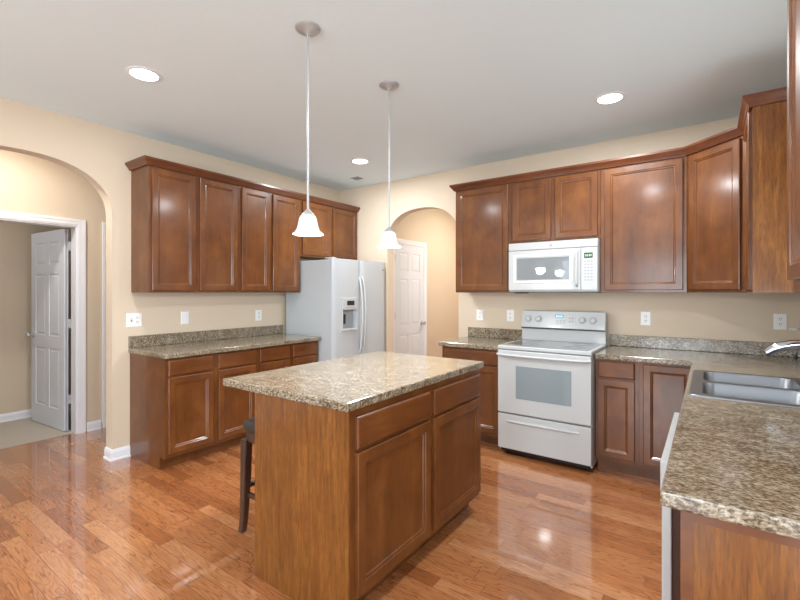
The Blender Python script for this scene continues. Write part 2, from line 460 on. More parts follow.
# baseboards
BP = [(0, 0), (.022, 0), (.022, .012), (.014, .018), (.014, .066), (.009, .082), (.004, .092), (0, .092)]
def baseboard(nm, path, side=1): S(obj('baseboard_'+nm, sweep(B(), path, BP, side), 'trim'))
baseboard('pillar', [(LX, 1.654), (LX, 1.522), (LX-T, 1.522)], -1)
baseboard('left', [(LX-T, .37), (LX, .37), (LX, -4.0)], -1)
baseboard('hall', [(HX, 1.813), (HX, 1.69)], -1)
baseboard('hall_near', [(HX, D1a-.08), (HX, -1.1)], -1)
baseboard('bedroom', [(-6.12, 2.0), (-6.12, -1.1)], -1)
baseboard('rear', [(-3.98, -4.0), (2.98, -4.0)], -1)
baseboard('back', [(-2.233, BY), (-2.15, BY)], 1)
baseboard('pantry', [(-1.92, 6.5), (BX+.03, 6.5)], 1)
baseboard('pantry_hall', [(BX, 6.48), (BX, 5.40)], -1)

# interior doors
def leaf_mesh(o, u, wd, ht, n, t=.035):
    """six panel door leaf: o = hinge-side lower corner on the leaf's mid plane"""
    o, u, n = Vector(o), Vector(u).normalized(), Vector(n).normalized(); z = Vector((0, 0, 1))
    bm = B()
    def bb(a0, a1, z0, z1, d):
        ps = [o+u*a+z*b+n*c for c in (-d, d) for a, b in ((a0, z0), (a1, z0), (a1, z1), (a0, z1))]
        loft(bm, [ps[:4], ps[4:]])
    bb(0, wd, 0, ht, t/2-.007)
    st = .105*wd/.75; mu = .09*wd/.75
    rails = [(0, .20), (.80, .93), (1.56, 1.66), (ht-.115, ht)]
    bb(0, st, 0, ht, t/2); bb(wd-st, wd, 0, ht, t/2); bb((wd-mu)/2, (wd+mu)/2, .2, ht-.11, t/2-.0002)
    for a, b in rails: bb(st, wd-st, a, b, t/2-.0001)
    for (a, b) in ((.20, .80), (.93, 1.56), (1.66, ht-.115)):
        for x0, x1 in ((st, (wd-mu)/2), ((wd+mu)/2, wd-st)):
            for s in (1, -1):
                pr = [(.008, t/2-.009), (.012, t/2-.007), (.032, t/2-.0015)]
                panel(bm, o+u*x0+z*a, u, x1-x0, b-a, n*s, pr)
    return bm

def casing(bm, axis_x, y0, y1, zt, sgn, wdt=.062, th=.016):
    """casing on the plane x=axis_x around y0..y1, facing sgn"""
    for (a, t_) in ((0, th*.6), (.012, th), ):
        pass
    def bb(ya, yb, za, zb, t_): box(bm, min(axis_x, axis_x+sgn*t_), max(axis_x, axis_x+sgn*t_), ya, yb, za, zb)
    for t_, i, o in ((.010, -.004, wdt), (.014, .006, wdt-.004), (.018, wdt*.62, wdt-.001)):
        bb(y0-o, y0-i, 0, zt+i, t_); bb(y1+i, y1+o, 0, zt+i, t_); bb(y0-o, y1+o, zt+i, zt+o, t_)

def knob_bm(c, n):
    bm = B(); lathe(bm, c, [(.030, 0), (.030, .006), (.012, .010), (.011, .034), (.022, .042), (.028, .052), (.026, .062), (.012, .068)], 20, n); return bm

# door_1: open, into the carpeted room
d = thing('door_1', None, None, (HX-.05, D1b, 0), kind='structure')
bm = B(); casing(bm, HX, D1a, D1b, 2.04, 1); casing(bm, HX-T, D1a, D1b, 2.04, -1)
obj('door_casing', bm, 'trim', d)
bm = B(); box(bm, HX-T, HX, D1b-.018, D1b, 0, 2.04); box(bm, HX-T, HX, D1a, D1a+.018, 0, 2.04); box(bm, HX-T, HX, D1a+.018, D1b-.018, 2.022, 2.04)
obj('door_jamb', bm, 'trim', d)
ang = math.radians(5.0); u = Vector((-math.cos(ang), -math.sin(ang), 0)); n = Vector((math.sin(ang), -math.cos(ang), 0))
hp = Vector((HX-T-.022, D1b-.052, .014))
lf = obj('door_leaf', leaf_mesh(hp, u, .75, 2.0, n), 'door', d)
for z in (.28, 1.03, 1.80):
    bm = B(); cyl(bm, (HX-T-.008, D1b-.032, z), (HX-T-.008, D1b-.032, z+.09), .007, 10)
    box(bm, HX-T-.03, HX-T+.0, D1b-.0335, D1b-.0195, z, z+.09)
    obj('hinge', bm, 'nickel', d)
for s in (1, -1): obj('door_knob', knob_bm(hp+u*.69+n*(.0175*s)+Vector((0, 0, .92)), n*s), 'nickel', lf, smooth=True)
# door_2: shut, further down the same hall wall
d = thing('door_2', None, None, (HX-.03, (D2a+D2b)/2, 0), kind='structure')
bm = B(); casing(bm, HX, D2a, D2b, 2.04, 1); obj('door_casing', bm, 'trim', d)
lf = obj('door_leaf', leaf_mesh((HX-.03, D2a+.004, .01), (0, 1, 0), D2b-D2a-.008, 2.025, (1, 0, 0)), 'door', d)
obj('door_knob', knob_bm(Vector((HX-.0125, D2b-.07, .93)), (1, 0, 0)), 'nickel', lf, smooth=True)
# door_3: shut, beyond the arch beside the refrigerator
d = thing('door_3', None, None, (BX-.03, (E1a+E1b)/2, 0), kind='structure')
bm = B(); casing(bm, BX, E1a, E1b, 2.045, 1); obj('door_casing', bm, 'trim', d)
lf = obj('door_leaf', leaf_mesh((BX-.0135, E1a+.005, .01), (0, 1, 0), E1b-E1a-.010, 2.03, (1, 0, 0)), 'door', d)
obj('door_knob', knob_bm(Vector((BX+.004, E1b-.065, .95)), (1, 0, 0)), 'nickel', lf, smooth=True)
for z in (.25, 1.03, 1.80):
    bm = B(); cyl(bm, (BX+.010, E1a-.001, z), (BX+.010, E1a-.001, z+.09), .0075, 10); box(bm, BX+.001, BX+.006, E1a-.014, E1a+.016, z, z+.09)
    obj('hinge', bm, 'nickel', d)

# ------------------------------------------------------------------ cabinets
def door(parent, o, u, wd, ht, n, nm='door', mat='cab'): 
    return obj(nm, panel(B(), o, u, wd, ht, n, DOORP), mat, parent)
def drawer(parent, o, u, wd, ht, n, mat='cab_h'):
    return obj('drawer_front', panel(B(), o, u, wd, ht, n, DRAWP), mat, parent)

UG = 'stained maple wall cabinets'
BG = 'stained maple base cabinets'
e = .0006
# left wall, upper run (doors face +X)
FX = -3.694
def upper_left(y0, y1, z0, doors, label, dz0):
    t = thing('wall_cabinet', label, 'cabinet', (FX, (y0+y1)/2, z0), UG)
    bm = bx(LX+.001, FX, y0+e, y1-e, z0, UT); obj('body', bm, 'cab', t, bevel=.0015)
    for a, b in doors: door(t, (FX, a, dz0), (0, 1, 0), b-a, 2.404-dz0, (1, 0, 0))
    return t
upper_left(1.665, 2.495, UB, [(1.690, 2.060), (2.098, 2.470)], 'tall two-door wall cabinet on the left wall nearest the open white door', 1.403)
upper_left(2.495, 3.265, UB, [(2.522, 2.848), (2.888, 3.240)], 'tall two-door wall cabinet on the left wall next to the refrigerator', 1.403)
upper_left(3.265, 4.225, 1.79, [(3.292, 3.728), (3.775, 4.200)], 'short two-door wall cabinet hanging directly above the refrigerator', 1.812)
# back wall, upper run (doors face -Y)
FY = 3.925
def upper_back(x0, x1, z0, doors, label, dz0):
    t = thing('wall_cabinet', label, 'cabinet', ((x0+x1)/2, FY, z0), UG)
    obj('body', bx(x0+e, x1-e, FY, BY-.001, z0, UT), 'cab', t, bevel=.0015)
    for a, b in doors: door(t, (a, FY, dz0), (1, 0, 0), b-a, 2.404-dz0, (0, -1, 0))
upper_back(-2.105, -1.520, UB, [(-2.082, -1.542)], 'one-door wall cabinet at the left end of the back wall, beside the arch', 1.405)
upper_back(-1.520, -.738, 1.832, [(-1.498, -1.146), (-1.108, -.760)], 'short two-door wall cabinet directly above the microwave', 1.862)
upper_back(-.738, -.136, UB, [(-.706, -.160)], 'wide one-door wall cabinet just right of the microwave', 1.405)
# diagonal corner
t = thing('wall_cabinet', 'angled one-door wall cabinet across the right corner', 'cabinet', (.05, 3.78, UB), UG)
CRN = [(-.135, BY-.001), (-.135, FY), (.198, 3.610), (RX-.001, 3.610), (RX-.001, BY-.001)]
obj('body', slab(B(), CRN, UB, UT), 'cab', t, bevel=.0015)
u = Vector((.333, -.315, 0)); wl = u.length; u.normalize(); n = Vector((-.315, -.333, 0)).normalized()
door(t, Vector((-.135, FY, 1.405))+u*.030, u, wl-.062, 2.404-1.405, n)
# right wall
t = thing('wall_cabinet', 'narrow right-wall cabinet with a plain oak side, beside the angled corner cabinet', 'cabinet', (.198, 3.36, UB), UG)
obj('body', bx(.198, RX-.001, 3.1115, 3.609, UB, UT), 'cab', t, bevel=.0015)
obj('side_panel', bx(.1985, RX-.001, 3.105, 3.111, UB, UT), 'oak', t, label='plain oak veneer side panel')
door(t, (.198, 3.585, 1.405), (0, -1, 0), .45, 2.404-1.405, (-1, 0, 0))
t = thing('wall_cabinet', 'wall cabinet cut by the right edge of the photo, nearest the viewer', 'cabinet', (.225, 1.55, UB), UG)
obj('body', bx(.225, RX-.001, 1.2, 1.90, UB, UT), 'cab', t, bevel=.0015)
door(t, (.225, 1.875, 1.425), (0, -1, 0), .31, 2.404-1.425, (-1, 0, 0)); door(t, (.225, 1.525, 1.425), (0, -1, 0), .30, 2.404-1.425, (-1, 0, 0))

CP = [(.0005, 2.418), (.016, 2.418), (.018, 2.424), (.022, 2.429), (.027, 2.438), (.036, 2.449), (.043, 2.457), (.047, 2.461), (.047, 2.477), (.0005, 2.477), (.0005, 2.44)]
tag(obj('crown_molding', sweep(B(), [(LX+.001, 1.665), (FX, 1.665), (FX, BY-.001)], CP), 'crown', base=(FX, 3.0, 2.414)), 'brown crown molding along the top of the left wall cabinets', 'molding', 'crown moldings')
tag(obj('crown_molding', sweep(B(), [(-2.105, BY-.001), (-2.105, FY), (-.135, FY), (.198, 3.610), (.198, 3.105), (RX-.001, 3.105)], CP), 'crown', base=(-1, FY, 2.402)), 'brown crown molding along the top of the back and corner wall cabinets', 'molding', 'crown moldings')
tag(obj('crown_molding', sweep(B(), [(RX-.001, 1.90), (.225, 1.90), (.225, 1.2)], CP, -1) if False else sweep(B(), [(RX-.001, 1.90), (.225, 1.90), (.225, 1.2), (RX-.001, 1.2)], CP, -1), 'crown', base=(.225, 1.5, 2.402)), 'brown crown molding on the cabinet at the right photo edge', 'molding', 'crown moldings')

# base cabinets: left run
FB = -3.409
def toe_poly(f, back, s):
    """side outline of a base cabinet body with toe recess, f front coordinate, back wall coordinate, s sign of facing"""
    return [(back, 0), (f-s*.075, 0), (f-s*.075, .10), (f, .10), (f, .875), (back, .875)]
def base_left(y0, y1, cols, label, endpanel=False):
    t = thing('base_cabinet', label, 'cabinet', (FB, (y0+y1)/2, 0), BG)
    P = toe_poly(FB, LX+.001, 1)
    obj('body', prism(B(), P, lambda p: (p[0], y0+e, p[1]), lambda p: (p[0], y1-e, p[1])), 'cab', t)
    for a, b in cols:
        drawer(t, (FB, a, .735), (0, 1, 0), b-a, .125, (1, 0, 0))
        door(t, (FB, a, .130), (0, 1, 0), b-a, .590, (1, 0, 0))
    if endpanel:
        obj('side_panel', prism(B(), P, lambda p: (p[0], y0-.006, p[1]), lambda p: (p[0], y0, p[1])), 'oak' if endpanel == 2 else 'cab', t)
    return t
base_left(1.662, 2.495, [(1.680, 2.050), (2.100, 2.470)], 'two-door base cabinet on the left wall at the end nearest the arch', 1)
base_left(2.495, 3.262, [(2.522, 2.868), (2.912, 3.236)], 'two-door base cabinet on the left wall next to the refrigerator')
# back run
FBY = 3.62
def base_back(x0, x1, fronts, label):
    t = thing('base_cabinet', label, 'cabinet', ((x0+x1)/2, FBY, 0), BG)
    P = toe_poly(FBY, BY-.001, -1)
    obj('body', prism(B(), P, lambda p: (x0+e, p[0], p[1]), lambda p: (x1-e, p[0], p[1])), 'cab', t)
    for k, a, b in fronts:
        if k == 'full': door(t, (a, FBY, .130), (1, 0, 0), b-a, .730, (0, -1, 0))
        else:
            drawer(t, (a, FBY, .735), (1, 0, 0), b-a, .125, (0, -1, 0)); door(t, (a, FBY, .130), (1, 0, 0), b-a, .590, (0, -1, 0))
base_back(-2.085, -1.477, [('dd', -2.06, -1.50)], 'base cabinet with a drawer and a door left of the white range')
base_back(-.717, -.420, [('dd', -.700, -.446)], 'narrow base cabinet with a drawer over a door right of the range')
# corner (blind) cabinet with the full height door
t = thing('base_cabinet', 'corner base cabinet with one full-height door, right of the narrow drawer cabinet', 'cabinet', (-.24, FBY, 0), BG)
obj('body', prism(B(), toe_poly(FBY, BY-.001, -1), lambda p: (-.4194, p[0], p[1]), lambda p: (RX-.001, p[0], p[1])), 'cab', t)
door(t, (-.392, FBY, .130), (1, 0, 0), .312, .730, (0, -1, 0))
# right leg (faces -X)
PX = -.055
def base_right(y0, y1, cols, label, hollow=False):
    t = thing('base_cabinet', label, 'cabinet', (PX, (y0+y1)/2, 0), BG)
    if hollow:
        bm = B(); box(bm, PX, PX+.018, y0+e, y1-e, .10, .875); box(bm, RX-.02, RX-.001, y0+e, y1-e, .0, .875)
        box(bm, PX+.018, RX-.02, y0+e, y0+.018, .10, .875); box(bm, PX+.018, RX-.02, y1-.018, y1-e, .10, .875)
        box(bm, PX+.018, RX-.02, y0+.018, y1-.018, .10, .118); box(bm, PX+.075, PX+.09, y0+e, y1-e, 0, .10)
    else:
        bm = prism(B(), toe_poly(PX, RX-.001, -1), lambda p: (p[0], y0+e, p[1]), lambda p: (p[0], y1-e, p[1]))
    obj('body', bm, 'cab', t)
    for a, b in cols:
        drawer(t, (PX, b, .735), (0, -1, 0), b-a, .125, (-1, 0, 0)); door(t, (PX, b, .130), (0, -1, 0), b-a, .590, (-1, 0, 0))
    return t
base_right(2.22, 3.598, [(2.25, 2.70), (2.74, 3.22)], 'sink base cabinet below the stainless sink', True)
t = base_right(1.246, 1.54, [], 'end base cabinet with an oak end panel under the near end of the right countertop')
bm = bx(PX+.001, RX-.001, 1.236, 1.2455, 0, .875)
ep = obj('end_panel', bm, 'oak', t, label='oak veneer end panel with a plain frame')
bm = B(); box(bm, PX-.0005, PX+.026, 1.230, 1.236, 0, .875); box(bm, PX+.026, RX-.001, 1.231, 1.236, .845, .875)
obj('panel_frame', bm, 'cab_h', ep)

# countertops
def counter(nm_label, pts, z0, z1, group='speckled laminate countertops', holes=None):
    bm = slab(B(), pts, z0, z1)
    c = sum(p[0] for p in pts)/len(pts), sum(p[1] for p in pts)/len(pts)
    o = obj('countertop', bm, 'granite', base=(c[0], c[1], z0))
    if holes: cut(o, holes)
    b = o.modifiers.new('bevel', 'BEVEL'); b.width = .006; b.segments = 3; b.limit_method = 'ANGLE'
    return tag(o, nm_label, 'countertop', group)
def splash(parent, x0, x1, y0, y1): obj('backsplash', bx(x0, x1, y0, y1, .9142, 1.014), 'granite', parent, bevel=.003)
c = counter('long speckled countertop along the left wall beside the refrigerator', [(LX+.001, 1.643), (-3.365, 1.643), (-3.365, 3.264), (LX+.001, 3.264)], .8755, .914)
splash(c, LX+.001, LX+.02, 1.643, 3.264)
c = counter('short speckled countertop left of the range beside the arch', [(-2.11, 3.585), (-1.4765, 3.585), (-1.4765, BY-.001), (-2.11, BY-.001)], .8755, .914)
splash(c, -2.109, -1.4765, BY-.02, BY-.001)
SX0, SX1, SY0, SY1 = -.078, .472, 2.375, 3.165
c = counter('L-shaped speckled countertop holding the sink, right of the range', [(-.7175, 3.585), (-.095, 3.585), (-.095, 1.200), (RX-.001, 1.200), (RX-.001, BY-.001), (-.7175, BY-.001)], .8755, .914,
            holes=[bx(SX0+.02, SX1-.02, SY0+.02, SY1-.02, .8, 1.0)])
splash(c, -.7175, RX-.021, BY-.02, BY-.001); splash(c, RX-.020, RX-.001, 1.200, BY-.001)

# island
t = thing('kitchen_island', 'free-standing island cabinet with oak end panel in the middle of the floor', 'island', (-1.5, 1.93, 0))
IX0, IX1, IY0, IY1 = -1.808, -1.194, 1.318, 2.545
obj('body', prism(B(), [(IX0, 0), (IX1-.075, 0), (IX1-.075, .10), (IX1, .10), (IX1, .9045), (IX0, .9045)], lambda p: (p[0], IY0, p[1]), lambda p: (p[0], IY1, p[1])), 'cab', t)
P = [(IX0, 0), (IX1-.075, 0), (IX1-.075, .0), (IX1+.001, .0), (IX1+.001, .9045), (IX0, .9045)]
obj('end_panel', prism(B(), [P[0], P[3], P[4], P[5]], lambda p: (p[0], IY0-.008, p[1]), lambda p: (p[0], IY0-.0005, p[1])), 'oak', t, label='golden oak veneer end panel')
for a, b in ((1.350, 1.922), (1.962, 2.527)):
    drawer(t, (IX1, a, .735), (0, 1, 0), b-a, .135, (1, 0, 0)); door(t, (IX1, a, .125), (0, 1, 0), b-a, .595, (1, 0, 0))
counter('speckled island countertop, standing alone in the middle of the kitchen', [(-2.035, 1.28), (-1.173, 1.28), (-1.173, 2.572), (-2.035, 2.572)], .905, .943)

# ------------------------------------------------------------------ refrigerator
FR0, FR1 = 3.275, 4.185
t = thing('refrigerator', 'tall white side-by-side refrigerator with an ice and water dispenser', 'refrigerator', (-3.6, 3.73, 0))
obj('body', bx(-3.95, -3.272, FR0+.003, FR1-.003, .03, 1.735), 'fridge', t, bevel=.006)
obj('toe_grille', bx(-3.6, -3.29, FR0+.02, FR1-.02, 0.0, .03), 'greyplastic', t)
def fdoor(y0, y1, nm):
    loops = []
    N_ = 14; dep = .066
    out = []
    for i in range(N_+1):
        s = i/N_; y = y0+(y1-y0)*s
        ed = min(s, 1-s)*(y1-y0)
        bul = dep - (0.018*(1-min(ed/.02, 1))**2) + .006*math.sin(PI*s)
        out.append((-3.268+bul, y))
    pts = [(-3.268, y0)]+out+[(-3.268, y1)]
    return slab(B(), pts, .07, 1.747)
SP = 3.722
fz = obj('freezer_door', fdoor(FR0, SP-.002, ''), 'fridge', t, smooth=True)
# dispenser recess cut into the freezer door
DY0, DY1, DZ0, DZ1 = 3.420, 3.642, .975, 1.325
cutter = bx(-3.243, -3.1, DY0-WL[fz.name].y+WL[fz.name].y, DY1, .990, 1.198)
bmesh.ops.translate(cutter, verts=cutter.verts[:], vec=Vector((0, 0, 0)))
bpy.context.view_layer.update()
cut(fz, [cutter])
dp = obj('dispenser', bx(-3.2415, -3.2405, DY0+.004, DY1-.004, 0.995, 1.193), 'greyplastic', fz)
bm = B(); xx = -3.194
box(bm, xx-.006, xx+.006, DY0-.008, DY1+.008, 1.198, DZ1); box(bm, xx-.006, xx+.004, DY0-.008, DY0, DZ0, 1.198); box(bm, xx-.006, xx+.004, DY1, DY1+.008, DZ0, 1.198)
box(bm, xx-.04, xx+.016, DY0-.008, DY1+.008, DZ0-.006, DZ0+.016)
bz = obj('dispenser_frame', bm, 'white', fz, bevel=.002)
obj('dispenser_display', bx(xx+.006, xx+.0075, DY0+.06, DY1-.045, 1.245, 1.295), 'darkplastic', fz)
for k in range(4): obj('dispenser_button', bx(xx+.006, xx+.009, DY0+.035+k*.043, DY0+.056+k*.043, 1.214, 1.226), 'greyplastic', fz)
obj('dispenser_lever', bx(-3.238, -3.222, DY0+.03, DY0+.075, 1.045, 1.150), 'darkplastic', fz, bevel=.004)
fd = obj('refrigerator_door', fdoor(SP+.002, FR1, ''), 'fridge', t, smooth=True)
def handle_path(y, z0, z1, base, out, bend):
    pts = []
    for i in range(17):
        s = i/16; z = z0+(z1-z0)*s
        o = out*min(1, (math.sin(PI*s))**.35+.0)+bend*math.sin(PI*s)
        pts.append((base+o, y, z))
    return pts
for y, par in ((SP-.026, fz), (SP+.028, fd)):
    bm = tube(B(), handle_path(y, .70, 1.555, -3.205, .030, .022), .012, 10, squash=(1.0, 1.0))
    obj('door_handle', bm, 'white', par, smooth=True)
obj('badge', lathe(B(), (-3.2015, 4.125, 1.655), [(.014, 0), (.013, .002)], 20, (1, 0, 0)), 'darkplastic', fd)
for y in (FR0+.05, FR1-.05): obj('hinge_cover', bx(-3.34, -3.225, y-.03, y+.03, 1.7475, 1.758), 'fridge', t, bevel=.004)

# ------------------------------------------------------------------ range
RX0, RX1 = -1.474, -.722
t = thing('kitchen_range', 'white freestanding electric range with a glass oven window', 'range', (-1.08, 3.85, 0))
obj('body', bx(RX0+.004, RX1-.004, 3.545, 4.155, .04, .905), 'white', t)
for x in (RX0+.05, RX1-.05):
    for y in (3.6, 4.1): obj('levelling_foot', cyl(B(), (x, y, 0), (x, y, .04), .018), 'black', t)
obj('kick_recess', bx(RX0+.015, RX1-.015, 3.535, 3.5445, .035, .065), 'black', t)
ct = obj('cooktop', bx(RX0, RX1, 3.505, 4.160, .906, .936), 'white', t, bevel=.006, segs=3)
obj('glass_surface', bx(RX0+.035, RX1-.035, 3.545, 4.05, .9365, .9385), 'cookglass', ct)
for x, y, r in ((-1.29, 3.68, .105), (-.89, 3.68, .085), (-1.29, 3.93, .08), (-.89, 3.93, .1)):
    bm = B(); k = 36
    for rr in (r, r*.62):
        loft(bm, [[(x+q*math.cos(2*PI*i/k), y+q*math.sin(2*PI*i/k), z) for i in range(k)] for q, z in ((rr, .9387), (rr, .9391), (rr-.004, .9391), (rr-.004, .9387))], False, False)
    obj('burner_ring', bm, 'ringgrey', ct)
od = obj('oven_door', bx(RX0+.003, RX1-.003, 3.500, 3.543, .372, .898), 'white', t, bevel=.006, segs=3)
obj('oven_window', bx(-1.312, -.868, 3.4975, 3.4995, .500, .772), 'ovenglass', od, label='grey tinted oven window')
bm = B()
pts = []
for i in range(15):
    s = i/14; x = RX0+.006+(RX1-RX0-.012)*s
    pts.append((x, 3.500-.040*min(1, math.sin(PI*s)**.3 if 0 < s < 1 else 0)-.002, .862))
tube(bm, pts, .013, 10, squash=(1.5, .9)); obj('oven_handle', bm, 'white', od, smooth=True)
sd = obj('storage_drawer', bx(RX0+.003, RX1-.003, 3.503, 3.543, .066, .358), 'white', t, bevel=.006, segs=3)
bm = B()
for i, (z, yy) in enumerate([(.300, 3.503)]):
    loft(bm, [[(x, 3.5028-(.012*math.sin(PI*k/8)), .315-.030*k/8) for k in range(9)] for x in (RX0+.09, RX0+.12, RX1-.12, RX1-.09)], False, False, closed=False)
obj('drawer_grip', tube(B(), [(RX0+.09, 3.503, .302), (RX0+.13, 3.497, .302), (RX1-.13, 3.497, .302), (RX1-.09, 3.503, .302)], .010, 10, squash=(1, .9)), 'white', sd, smooth=True); bm.free()
# backguard
bg_pts = [(4.080, .9365), (4.080, 1.048), (4.058, 1.058), (4.090, 1.212), (4.160, 1.212), (4.160, .9365)]
bgd = obj('backguard', prism(B(), bg_pts, lambda p: (RX0+.006, p[0], p[1]), lambda p: (RX1-.006, p[0], p[1])), 'white', t, bevel=.004)
obj('backguard_groove', bx(RX0+.008, RX1-.008, 4.0555, 4.078, 1.046, 1.052), 'darkplastic', bgd)
nb = Vector((0, -.154, .032)).normalized()
def on_bg(x, z): return Vector((x, 4.058+(z-1.058)*(.032/.154), z))
for x in (-1.398, -1.303, -.914, -.826):
    c0 = on_bg(x, 1.135)
    kn = obj('control_knob', lathe(B(), c0, [(.031, 0), (.031, .004), (.024, .006), (.022, .022), (.018, .026)], 24, nb), 'white', bgd, smooth=True)
    bm = B(); lathe(bm, c0+nb*.001, [(.034, -.002), (.034, .0008)], 24, nb); obj('knob_ring', bm, 'greyplastic', kn)
def bgbox(x0, x1, z0, z1, d0, d1, nm, mat, par):
    bm = B(); a = [on_bg(x0, z0), on_bg(x1, z0), on_bg(x1, z1), on_bg(x0, z1)]
    loft(bm, [[p+nb*d0 for p in a], [p+nb*d1 for p in a]]); return obj(nm, bm, mat, par)
cp = bgbox(-1.215, -.975, 1.085, 1.195, 0, .004, 'control_panel', 'white', bgd)
ds = bgbox(-1.155, -1.080, 1.150, 1.180, .0042, .006, 'display', 'display', cp)
for k in range(4): bgbox(-1.146+k*.016, -1.137+k*.016, 1.157, 1.173, .0061, .0065, 'display_digit', 'digit', ds)
for k in range(3): 
    for j in range(2): bgbox(-1.140+k*.03, -1.122+k*.03, 1.100+j*.02, 1.110+j*.02, .0042, .006, 'touch_button', 'greyplastic', cp)
for k in range(2):
    for j in range(2): bgbox(-1.03+k*.025, -1.015+k*.025, 1.115+j*.03, 1.127+j*.03, .0042, .006, 'touch_button', 'greyplastic', cp)

# ------------------------------------------------------------------ microwave
MX0, MX1, MZ0, MZ1, MY = -1.503, -.742, 1.392, 1.8315, 3.845
t = thing('microwave', 'white over-the-range microwave mounted under the short cabinet', 'microwave', (-1.12, MY, MZ0))
obj('body', bx(MX0, MX1, MY+.001, BY-.002, MZ0, MZ1), 'white', t, bevel=.004)
obj('top_vent', bx(MX0, MX1, MY-.020, MY, 1.765, MZ1), 'white', t, bevel=.005)
md = obj('microwave_door', bx(MX0+.001, -.873, MY-.024, MY, MZ0+.012, 1.760), 'white', t, bevel=.006)
bm = B()
loft(bm, [[(x, MY-.0245-h, z) for x, z in ((MX0+.050+i, 1.468+i), (-.940-i, 1.468+i), (-.940-i, 1.722-i), (MX0+.050+i, 1.722-i))] for i, h in ((0, 0), (.006, .004), (.016, .004), (.02, .0))], False, False)
obj('window_trim', bm, 'plate', md)
obj('microwave_window', bx(MX0+.082, -.966, MY-.0265, MY-.0245, 1.498, 1.692), 'mwglass', md)
obj('microwave_handle', tube(B(), [(-.902, MY-.024, 1.435), (-.902, MY-.050, 1.455), (-.902, MY-.056, 1.58), (-.902, MY-.050, 1.715), (-.902, MY-.024, 1.738)], .010, 10), 'white', md, smooth=True)
pn = obj('control_panel', bx(-.871, MX1-.001, MY-.022, MY, MZ0+.012, 1.760), 'white', t, bevel=.004)
dsp = obj('display', bx(-.846, -.780, MY-.0235, MY-.0222, 1.672, 1.716), 'lcd', pn)
for k, x in enumerate((-.838, -.825, -.810, -.797)): obj('display_digit', bx(x, x+.009, MY-.0242, MY-.0236, 1.684, 1.704), 'lcddigit', dsp)
bm = B()
for r in range(7):
    for k in range(3): obj('keypad_button', bx(-.846+k*.025, -.830+k*.025, MY-.0228, MY-.0221, 1.640-r*.026, 1.650-r*.026), 'greyplastic', pn)
bm.free()
obj('badge', lathe(B(), (-1.12, MY-.0205, 1.797), [(.012, 0), (.011, .0015)], 20, (0, -1, 0)), 'greyplastic', t)
obj('underside', bx(MX0+.012, MX1-.012, MY+.02, BY-.02, MZ0-.008, MZ0-.0005), 'darkplastic', t)
obj('task_light_cover', bx(MX0+.05, MX0+.16, MY+.012, MY+.06, MZ0-.016, MZ0-.0085), 'black', t)

# ------------------------------------------------------------------ dishwasher
t = thing('dishwasher', 'white dishwasher front seen edge-on below the near end of the right countertop', 'dishwasher', (-.05, 1.85, 0))
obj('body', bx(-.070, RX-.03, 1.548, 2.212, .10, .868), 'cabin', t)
obj('kick_plate', bx(-.04, -.03, 1.548, 2.212, 0, .0995), 'darkplastic', t)
dd = obj('dishwasher_door', bx(-.118, -.092, 1.545, 2.215, .115, .735), 'white', t, bevel=.004)
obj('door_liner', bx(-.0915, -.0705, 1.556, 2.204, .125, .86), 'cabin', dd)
obj('control_panel', bx(-.122, -.092, 1.545, 2.215, .738, .868), 'white', t, bevel=.004)

# ------------------------------------------------------------------ sink and faucet
t = thing('kitchen_sink', 'stainless steel double-bowl drop-in sink', 'sink', ((SX0+SX1)/2, (SY0+SY1)/2, .914))
cx, cy = (SX0+SX1)/2, (SY0+SY1)/2
BW = [(-.026, .365, 2.415, 2.752), (-.026, .365, 2.788, 3.125)]
bm = B(); loft(bm, [rrect(cx, cy, SX1-SX0, SY1-SY0, .03, .9145), rrect(cx, cy, SX1-SX0-.002, SY1-SY0-.002, .03, .918), rrect(cx, cy, SX1-SX0-.012, SY1-SY0-.012, .026, .9205)])
dk = obj('rim', bm, 'steel', t)
bpy.context.view_layer.update()
cuts = []
for a, b, c_, d_ in BW:
    k = B(); loft(k, [rrect((a+b)/2, (c_+d_)/2, b-a, d_-c_, .05, .90), rrect((a+b)/2, (c_+d_)/2, b-a, d_-c_, .05, .95)]); cuts.append(k)
cut(dk, cuts)
for a, b, c_, d_ in BW:
    bm = B(); X0, Y0 = (a+b)/2, (c_+d_)/2; w0, h0 = b-a, d_-c_
    loops = [rrect(X0, Y0, w0+.002, h0+.002, .05, .9205), rrect(X0, Y0, w0-.004, h0-.004, .05, .914), rrect(X0, Y0, w0-.02, h0-.02, .05, .80), rrect(X0, Y0, w0-.03, h0-.03, .05, .765), rrect(X0, Y0, w0-.07, h0-.07, .045, .745), rrect(X0, Y0, .09, .09, .0449, .738)]
    loft(bm, loops, False, False)
    # outer skin, so that the bowl is a solid pressing
    lo = [rrect(X0, Y0, w0+.006, h0+.006, .052, .914), rrect(X0, Y0, w0-.014, h0-.014, .05, .798), rrect(X0, Y0, w0-.06, h0-.06, .05, .740), rrect(X0, Y0, .09, .09, .0449, .735)]
    bw = obj('bowl', bm, 'steel', t, smooth=True, autosmooth=60)
    bm = B(); lathe(bm, (X0, Y0, .736), [(.046, 0), (.046, .003), (.040, .004), (.034, .001), (.012, .001), (.010, .006)], 24); obj('drain', bm, 'chrome', bw, smooth=True)
fx, fy = .418, 2.77
t = thing('faucet', 'chrome single-spout kitchen faucet reaching over the sink', 'faucet', (fx, fy, .9205))
obj('faucet_body', lathe(B(), (fx, fy, .9208), [(.034, 0), (.034, .006), (.026, .012), (.023, .05), (.022, .12), (.019, .15)], 24), 'chrome', t, smooth=True)
